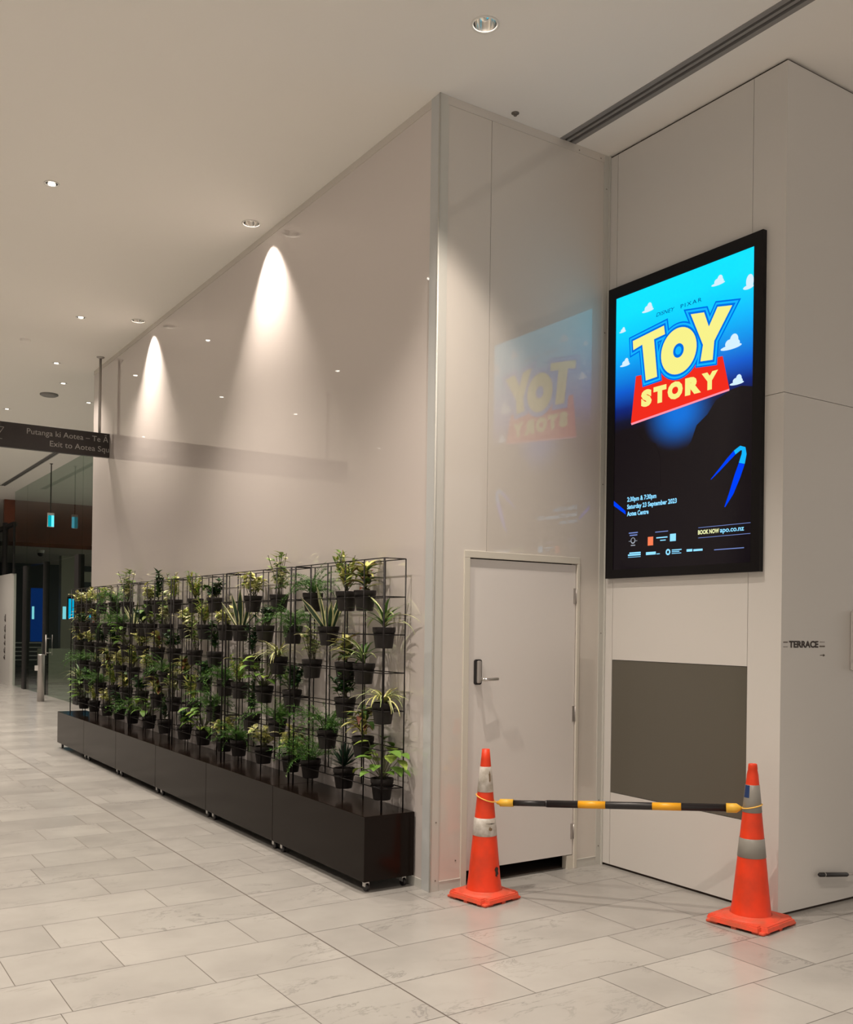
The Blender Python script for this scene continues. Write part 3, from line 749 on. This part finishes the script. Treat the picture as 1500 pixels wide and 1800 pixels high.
NM = dict(V='potted_variegated_plant', T='potted_pale_plant', F='potted_fern', S='potted_snake_plant', B='potted_bushy_plant', D='potted_strappy_plant', Z='potted_rosette', P='potted_broadleaf_plant', Y='potted_feathery_plant', I='potted_spider_plant', C='potted_croton', U='potted_upright_plant')
def make_pot(parent):
    b = MB(); b.lathe([(.0001, -.128), (.052, -.128), (.0535, -.122), (.0665, -.030), (.0700, -.028), (.0715, -.003), (.0705, 0), (.0665, 0), (.0655, -.012)], 28)
    p = b.build('pot', M['pot'], parent)
    s = MB(); s.lathe([(.0655, -.014), (.03, -.008), (.0001, -.006)], 20); s.build('soil', M['soil'], p)
    h = MB(); ring = [(.0690*math.cos(2*math.pi*i/20), .0690*math.sin(2*math.pi*i/20), -.046) for i in range(20)]; h.tube(ring, .0038, 5, close=True)
    for sx in (-1, 1): h.tube([(sx*.0680, 0, -.046), (sx*.075, 0, -.046)], .0038, 5)
    h.build('holder_ring', M['blackm'], parent)
protos = {}
def get_proto(k, variant):
    key = (k, variant)
    if key not in protos:
        rn = random.Random(hash(k) % 1 + ord(k)*17+variant*5); b, ms = KINDS[k][0](rn)
        me = b.build('foliage', [G[x] for x in ms]); protos[key] = me.data; D.objects.remove(me)
    return protos[key]
base_pot = empty('pot_source', (0, 0, -5)); make_pot(base_pot)
pot_o = [c for c in base_pot.children if c.name.startswith('pot')][0]; soil_o = pot_o.children[0]; ring_o = [c for c in base_pot.children if c.name.startswith('holder')][0]
# unit -> (column, row, kind)
LAY = {
 0: [(0,2,'D'),(0,4,'I'),(0,6,'P'),(1,1,'C'),(1,3,'D'),(1,5,'C'),(2,1,'Y'),(2,3,'C'),(2,4,'B'),(2,6,'Z'),(3,2,'S'),(3,5,'F'),(4,3,'T'),(4,6,'F'),(4,1,'F')],
 1: [(0,2,'F'),(0,4,'B'),(0,6,'V'),(1,1,'T'),(1,3,'I'),(1,5,'F'),(2,2,'B'),(2,4,'P'),(2,6,'V'),(3,1,'V'),(3,3,'U'),(3,5,'U'),(4,2,'S'),(4,4,'Y'),(4,6,'F')],
 2: [(0,2,'V'),(0,4,'F'),(0,6,'V'),(1,1,'B'),(1,3,'U'),(1,5,'F'),(2,2,'Y'),(2,4,'B'),(2,6,'P'),(3,1,'Y'),(3,3,'T'),(3,5,'Y'),(4,2,'V'),(4,4,'C'),(4,6,'B')],
 3: [(0,1,'Y'),(0,3,'B'),(0,5,'T'),(1,2,'T'),(1,4,'F'),(1,6,'U'),(2,1,'U'),(2,3,'C'),(2,5,'C'),(3,2,'P'),(3,4,'V'),(3,1,'V'),(3,6,'P'),(4,3,'V'),(4,5,'B'),(4,2,'B')],
 4: [(0,2,'S'),(0,4,'Y'),(0,6,'F'),(1,1,'T'),(1,3,'P'),(1,5,'C'),(2,2,'F'),(2,4,'V'),(2,6,'B'),(3,1,'F'),(3,3,'B'),(3,5,'Y'),(4,2,'D'),(4,4,'C'),(4,6,'V')],
 5: [(0,1,'V'),(0,3,'B'),(0,5,'F'),(1,2,'C'),(1,4,'D'),(1,6,'Y'),(2,1,'V'),(2,3,'V'),(2,5,'B'),(3,2,'B'),(3,4,'F'),(3,6,'P'),(4,1,'V'),(4,3,'C'),(4,5,'D'),(4,2,'C')]}
nth = ['one', 'two', 'three', 'four', 'five', 'six']
rn = random.Random(3)
for u in range(6):
    seen_rc = {}
    for (c, r, k) in LAY[u]:
        y = Y0+UP*u+.065+.12+.24*c; z = 1.955-.2285*(r-.2)
        t = empty(NM[k], (-.132, y, z), 0)
        tag(t, '%s in black pot, planter %s, column %s, row %s down' % (KINDS[k][1], nth[u], nth[c], nth[r-1]), 'potted plant', 'potted plants hung on the wire trellis')
        p = pot_o.copy(); COL.objects.link(p); p.parent = t
        s = soil_o.copy(); COL.objects.link(s); s.parent = p
        h = ring_o.copy(); COL.objects.link(h); h.parent = t
        f = D.objects.new('foliage', get_proto(k, (c+r+u) % 3)); COL.objects.link(f); f.parent = t
        f.location = (0, 0, -.008); f.rotation_euler = (0, 0, rn.uniform(0, 6.28)); q = rn.uniform(1.42, 1.7); f.scale = (q, q, q*rn.uniform(.82, .95))
for o in (soil_o, ring_o, pot_o, base_pot): D.objects.remove(o)

# ---------------------------------------------------------------- traffic cones
def cone_r(z, r0, r1, h): return r0+(r1-r0)*(z-.04)/(h-.04)
def make_cone(x, y, rz, half, h, r0, r1, bands, bm_, label, lip):
    t = empty('traffic_cone', (x, y, 0), rz, label, 'traffic cone', 'traffic cones holding the barrier bar')
    b = MB()
    bm = bmesh.new(); bmesh.ops.create_cube(bm, size=1)
    for v in bm.verts:
        s = half*(1 if v.co.z < 0 else .955); v.co = Vector((v.co.x*2*s, v.co.y*2*s, .014 if v.co.z < 0 else .040))
    ed = [e for e in bm.edges if abs(e.verts[0].co.z-e.verts[1].co.z) > .01]
    bmesh.ops.bevel(bm, geom=ed, offset=.035, segments=4, affect='EDGES')
    bmesh.ops.bevel(bm, geom=[e for e in bm.edges if all(v.co.z > .03 for v in e.verts)], offset=.006, segments=2, affect='EDGES')
    b.bm(bm, 0)
    for sx in (-1, 1):
        for sy in (-1, 1):
            a = half-.045; b.box((sx*a-.035, sy*a-.035, 0), (sx*a+.035, sy*a+.035, .016), 0, bev=.006)
    for sx, sy in ((1, 0), (-1, 0), (0, 1), (0, -1)): b.box((sx*(half-.02)-.014, sy*(half-.02)-.014, 0), (sx*(half-.02)+.014, sy*(half-.02)+.014, .016), 0)
    b.lathe([(r0+.045, .0395), (r0+.04, .045), (r0+.012, .050), (r0+.004, .056)], 36, 0)
    b.build('base', M['orangeb'], t)
    b = MB(); pr = [(r0+.006, .045), (r0, .06)]
    n = 14
    for i in range(1, n+1):
        z = .06+(h-.06)*i/n; pr.append((cone_r(z, r0, r1, h), z))
    if lip: pr[-1] = (pr[-1][0], h-.03); pr += [(r1+.001, h-.028), (r1-.001, h-.006)]
    pr += [(r1-.003, h), (r1-.010, h), (r1-.012, h-.02)]
    b.lathe(pr, 40); b.build('cone_body', M['orange'], t)
    for z0, z1 in bands:
        b = MB(); b.lathe([(cone_r(z0, r0, r1, h)+.0004, z0), (cone_r(z0, r0, r1, h)+.0018, z0+.001), (cone_r(z1, r0, r1, h)+.0018, z1-.001), (cone_r(z1, r0, r1, h)+.0004, z1)], 40)
        b.build('reflective_collar', bm_, t)
    return t
H1, H2 = .853, .845
c1 = make_cone(.205, -.252, R(10), .160, H1, .100, .022, [(.610, .754), (.362, .463)], M['refl_w'], 'scuffed orange cone with dirty white collars standing before the white door', False)
c2 = make_cone(1.143, -1.362, R(8), .178, H2, .104, .024, [(.590, .735), (.354, .454)], M['refl_g'], 'orange cone with grey collars and blue tape beside the screen wall corner', True)
def patch(parent, r0, r1, h, z0, z1, a0, a1, m, name, off=.0026):
    b = MB(); n = 6
    for i in range(n+1):
        a = a0+(a1-a0)*i/n
        for z in (z0, z1): rr = cone_r(z, r0, r1, h)+off; b.v.append((rr*math.cos(a), rr*math.sin(a), z))
    for i in range(n): b.face([2*i, 2*i+2, 2*i+3, 2*i+1], 0)
    return b.build(name, m, parent)
va = math.atan2(-4.71+1.36, -3.16-1.14)          # direction from cone towards the viewer's side
patch(c2, .104, .024, H2, .668, .733, va-R(8)-R(70), va-R(8)-R(22), M['blue'], 'blue_tape')
va1 = math.atan2(-4.71+.25, -3.16-.2)
def scuff(parent, cz, ca, wz, wa, m, seed, r0=.100, r1=.022, h=H1):
    rr_ = random.Random(seed); b = MB(); pts = []
    for i in range(16):
        a = 2*math.pi*i/16; k = rr_.uniform(.6, 1.15); pts.append((ca+wa*k*math.cos(a), cz+wz*k*math.sin(a)))
    n0 = len(b.v)
    for a, z in pts+[(ca, cz)]: q = cone_r(z, r0, r1, h)+.0024; b.v.append((q*math.cos(a), q*math.sin(a), z))
    for i in range(16): b.face([i, (i+1) % 16, 16], 0)
    b.build('scuff_mark', m, parent)
M['scuff'] = mat('black_scuff', (.03, .018, .014), .8); M['scuff2'] = mat('brown_scuff', (.18, .12, .07), .8)
scuff(c1, .165, va1-R(10)+R(52), .032, .20, M['scuff'], 1)
scuff(c1, .405, va1-R(10)+R(28), .012, .16, M['scuff2'], 2)
scuff(c1, .70, va1-R(10)+R(38), .035, .2, M['scuff2'], 3)
scuff(c1, .435, va1-R(10)+R(35), .003, .5, M['scuff'], 4)

# barrier bar between the cones
A = Vector((.205, -.252, .5466)); B = Vector((1.143, -1.362, .6072)); dv = (B-A); Lb = dv.length; dv.normalize()
def at(s): return A+dv*s
t = empty('barrier_bar', at(.7), label='thin black and yellow striped barrier bar spanning the two orange cones', cat='barrier')
b = MB(); b.tube([at(.15), at(.36)], .0165, 18); b.tube([at(.345), at(.36)], [.0165, .021], 18); b.tube([at(.36), at(1.33)], .0205, 18); b.build('tube', M['black'], t, True)
for s0, s1 in ((.532, .683), (.936, 1.089)):
    b = MB(); b.tube([at(s0), at(s1)], .0212, 18); b.build('yellow_band', M['yellow'], t, True)
b = MB(); b.tube([at(.068), at(.082), at(.088), at(.165)], [.008, .012, .0215, .0215], 18); b.build('end_cap', M['yellow2'], t, True)
b = MB(); b.tube([at(1.322), at(1.375), at(1.392), at(1.402)], [.0255, .0255, .014, .008], 18); b.build('end_cap', M['yellow2'], t, True)
def loop(c, r0, r1, h, zn, zf, toward):
    pts = []
    for i in range(24):
        a = 2*math.pi*i/24; k = (1+math.cos(a-toward))/2; z = zf+(zn-zf)*k; rr = cone_r(z, r0, r1, h)+.005
        pts.append((c[0]+rr*math.cos(a), c[1]+rr*math.sin(a), z))
    pts2 = []
    e = at(.075) if c[0] < .5 else at(1.395)
    b = MB(); b.tube(pts, .0035, 6, close=True); k = min(pts, key=lambda p: (Vector(p)-e).length); b.tube([k, tuple(e)], .0035, 6)
    b.build('loop', M['cord'], t, True)
loop((.205, -.252), .100, .022, H1, .553, .592, math.atan2(dv.y, dv.x))
loop((1.143, -1.362), .104, .024, H2, .607, .632, math.atan2(-dv.y, -dv.x))

# ---------------------------------------------------------------- hanging wayfinding sign
SYD = 6.93
t = empty('hanging_sign', (-.7, SYD, H), label='black hanging direction sign reading Putanga ki Aotea and Exit to Aotea Square', cat='sign')
b = MB(); b.box((-3.2, SYD, 3.497), (-.001, SYD+.06, 3.778), bev=.002); b.build('sign_board', M['signk'], t, True)
for x in (-.11, -2.9):
    b = MB(); b.tube([(x, SYD+.03, 3.77), (x, SYD+.03, H)], .016, 12); b.lathe([(.016, -.02), (.045, -.006), (.045, 0)], 20, c=(x, SYD+.03, H)); b.build('hanging_rod', M['satin'], t, True)
text_mesh('Putanga ki Aotea – Te Ā', .090, 'lettering', M['signt'], t, (-.922, SYD-.002, 3.672), (1, 0, 0), (0, 0, 1), width=.905)
text_mesh('Exit to Aotea Squ', .092, 'lettering', M['signt'], t, (-.672, SYD-.002, 3.557), (1, 0, 0), (0, 0, 1), width=.665)
b = MB(); b.tube([(-1.26, SYD-.003, 3.715), (-1.165, SYD-.003, 3.715)], .004, 4); b.tube([(-1.165, SYD-.003, 3.715), (-1.225, SYD-.003, 3.62)], .004, 4); b.tube([(-1.30, SYD-.003, 3.583), (-1.18, SYD-.003, 3.583)], .004, 4)
b.build('arrow_mark', M['signt'], t, True)

# ---------------------------------------------------------------- far shopfront along the walkway
GX = 1.40
ys_ = [7.2, 10.0, 12.2, 13.85, 16.55, 18.85, 20.30]
for i, (a, c) in enumerate(zip(ys_[:-1], ys_[1:])):
    t = empty('window_%d' % (i+2), (GX, (a+c)/2, 0)); tag(t, kind='structure')
    b = MB(); b.box((GX, a+.004, 2.80), (GX+.01, c-.004, H-.005)); b.build('window_transom_pane', M['glass'], t, True)
    b = MB(); b.box((GX, a+.004, .01), (GX+.01, c-.004, 2.795)); b.build('window_pane', M['glass'], t, True)
b = MB()
for y, w in ((14.12, .30), (16.9, .12), (18.95, .26)): b.box((GX-.03, y-w/2, 0), (GX+.08, y+w/2, 2.82))
o = b.build('trim_7', M['dark']); tag(o, kind='structure')
b = MB(); b.box((GX-.02, 16.7, 1.15), (GX+.0, 16.74, 1.75)); b.tube([(GX-.06, 16.72, .85), (GX-.06, 16.72, 1.28)], .015, 8); b.tube([(GX-.06, 16.72, .9), (GX, 16.72, .9)], .01, 6); b.tube([(GX-.06, 16.72, 1.2), (GX, 16.72, 1.2)], .01, 6)
b = MB(); b.tube([(GX-.06, 16.45, .85), (GX-.06, 16.45, 1.28)], .015, 8); b.tube([(GX-.06, 16.45, .9), (GX+.005, 16.45, .9)], .01, 6); b.tube([(GX-.06, 16.45, 1.2), (GX+.005, 16.45, 1.2)], .01, 6)
o = b.build('door_pull', M['satin']); tag(o, 'thin vertical metal pull handle on the far glass shopfront', 'handle')
# white wall section with dark vertical marks and the dark glazing above it
b = MB(); b.box((1.34, 20.33, 0), (1.46, 25.5, 2.70)); o = b.build('wall_far', M['lining']); tag(o, kind='structure')
t = empty('wall_graphic', (1.34, 21.05, 1.1), label='column of small dark vertical marks on the far white wall section', cat='sign')
for z0, z1, yy in ((1.53, 1.72, 21.02), (1.27, 1.46, 21.02), (1.10, 1.24, 21.04), (.95, 1.07, 21.04), (.75, .91, 21.05), (.60, .72, 21.06)):
    b = MB(); b.box((1.336, yy-.10, z0), (1.339, yy-.03, z1)); b.box((1.336, yy-.03, z0+.02), (1.339, yy+.05, z0+.06)); b.box((1.336, yy+.03, z0+.05), (1.339, yy+.07, z1-.04)); b.build('mark', M['letter'], t, True)
t = empty('window_9', (1.4, 23, 2.7)); tag(t, kind='structure')
b = MB(); b.box((1.40, 20.33, 2.70), (1.41, 25.5, 3.9)); b.build('window_pane', M['glassd'], t, True)
b = MB(); b.box((1.36, 20.33, 3.86), (1.48, 25.5, 3.95)); b.box((1.34, 21.4, 2.70), (1.44, 21.52, 4.02)); b.box((1.37, 20.30, 2.7), (1.42, 20.33, 3.95)); b.build('window_frame', M['dark'], t, True)
# dark wall for the unseen shopfronts opposite, added to darken reflections in glass
b = MB(); b.box((-9.0, 1.0, 0), (-8.8, 36, 3.4)); o = b.build('wall_opposite', M['dark']); tag(o, kind='structure')
b = MB(); b.box((-9.0, 1.0, 3.4), (-8.8, 36, H-.002)); o = b.build('wall_opposite_upper', M['beige']); tag(o, kind='structure')
b = MB(); b.box((-9.0, 36, 0), (7.5, 36.2, H-.002)); o = b.build('wall_end', M['dark']); tag(o, kind='structure')
# inside the shop
b = MB(); b.box((1.46, 22.0, 3.50), (7.3, 22.15, H-.002)); o = b.build('wall_bulkhead', M['wood']); tag(o, kind='structure')
b = MB(); b.box((1.46, 22.15, 3.50), (7.3, 34, 3.62)); o = b.build('ceiling_shop', M['beige']); tag(o, kind='structure')
b = MB(); b.box((1.46, 30, 0), (7.3, 30.1, 3.5)); b.box((1.46, 25.5, 0), (1.5, 30, 3.9)); o = b.build('wall_shop_back', M['teal']); tag(o, kind='structure')
b = MB(); b.box((3.56, 25.0, 0), (3.98, 25.3, 3.5)); b.box((3.98, 25, 2.75), (7.2, 25.2, 3.05)); o = b.build('column_shop', M['pale']); tag(o, kind='structure')
b = MB(); b.box((2.20, 21.0, 0), (3.6, 21.5, .86), bev=.01); o = b.build('shop_counter', M['pale']); tag(o, 'low pale counter standing inside behind the far glass shopfront', 'counter')
t = empty('barred_railing', (2.0, 22.5, 0), label='pale railing of horizontal bars behind the dark shopfront column', cat='railing')
for i, z in enumerate((.52, .63, .74, .85, .97)):
    b = MB(); b.box((1.60, 22.5, z), (2.55, 22.53, z+.028)); b.build('bar', M['railw'], t, True)
for x in (1.62, 2.52):
    b = MB(); b.box((x, 22.53, 0), (x+.03, 22.56, 1.0)); b.build('post', M['railw'], t, True)
M['vid'] = emis('video_blue', (.004, .03, .16), .9); M['vidc'] = emis('video_cyan', (.0, .52, .95), 1.3); M['vidc2'] = emis('video_cyan_pale', (.3, .85, 1.0), 1.2)
t = empty('video_wall', (3.15, 26, .9), label='dim deep blue video panel glowing deep inside the far shop', cat='screen')
b = MB(); b.box((2.93, 26.0, .95), (3.40, 26.06, 2.55)); b.build('panel', M['vid'], t, True)
b = MB(); b.box((2.955, 25.99, 1.62), (3.02, 26.0, 2.0)); b.build('bright_strip', M['vidc2'], t, True)
t = empty('advert_screen', (2.1, 17, 0), label='bright cyan advertising screen behind the far shopfront glass', cat='screen')
b = MB(); b.box((1.90, 17.0, 1.60), (2.50, 17.08, 2.10), bev=.004); b.box((2.15, 17.02, 0), (2.25, 17.07, 1.6)); b.box((2.0, 16.95, 0), (2.4, 17.2, .03)); b.build('housing', M['black'], t, True)
b = MB(); b.box((1.91, 16.992, 1.62), (2.055, 17.0, 2.05)); b.box((2.15, 16.992, 1.62), (2.38, 17.0, 1.715)); b.build('display', M['vidc'], t, True)
b = MB(); b.box((1.80, 17.0, 1.61), (1.86, 17.05, 1.88)); b.build('side_display', M['vidc2'], t, True)
# bollard
t = empty('bollard', (.97, 15.1, 0), label='slim stainless steel bollard standing before the far shopfront glass', cat='bollard')
b = MB(); b.lathe([(.0001, 0), (.065, 0), (.065, .9), (.06, .915), (.0001, .915)], 28); b.build('post', M['satin'], t)
b = MB(); b.box((-.12, -.02, .60), (-.03, -.005, .70)); b.build('tag_plate', M['white'], t)
# hanging exit sign
t = empty('exit_sign', (1.17, 15.4, H), label='small glowing blue-green exit sign hanging on a thin rod', cat='exit sign')
b = MB(); b.tube([(1.17, 15.4, 3.70), (1.17, 15.4, H)], .010, 8); b.lathe([(.01, -.015), (.035, -.004), (.035, 0)], 16, c=(1.17, 15.4, H)); b.build('hanging_rod', M['dark'], t, True)
b = MB(); b.box((1.11, 15.38, 3.42), (1.235, 15.42, 3.70), bev=.003); b.build('sign_housing', M['white'], t, True)
b = MB(); b.box((1.118, 15.372, 3.43), (1.18, 15.38, 3.65)); b.build('sign_face', emis('exit_teal', (.0, .30, .36), 1.0), t, True)
b = MB(); b.box((1.18, 15.372, 3.43), (1.228, 15.38, 3.65)); b.build('sign_face', emis('exit_cyan', (.12, .75, .95), 1.2), t, True)
# dome camera
t = empty('dome_camera', (2.6, 23.2, 3.5), label='white dome camera under the lower ceiling inside the far shop', cat='camera')
b = MB(); b.lathe([(.10, 0), (.10, -.06), (.08, -.08)], 20); b.build('housing', M['white'], t)
b = MB(); b.lathe([(.08, -.08), (.075, -.13), (.045, -.165), (.0001, -.175)], 20); b.build('dome', M['black'], t)
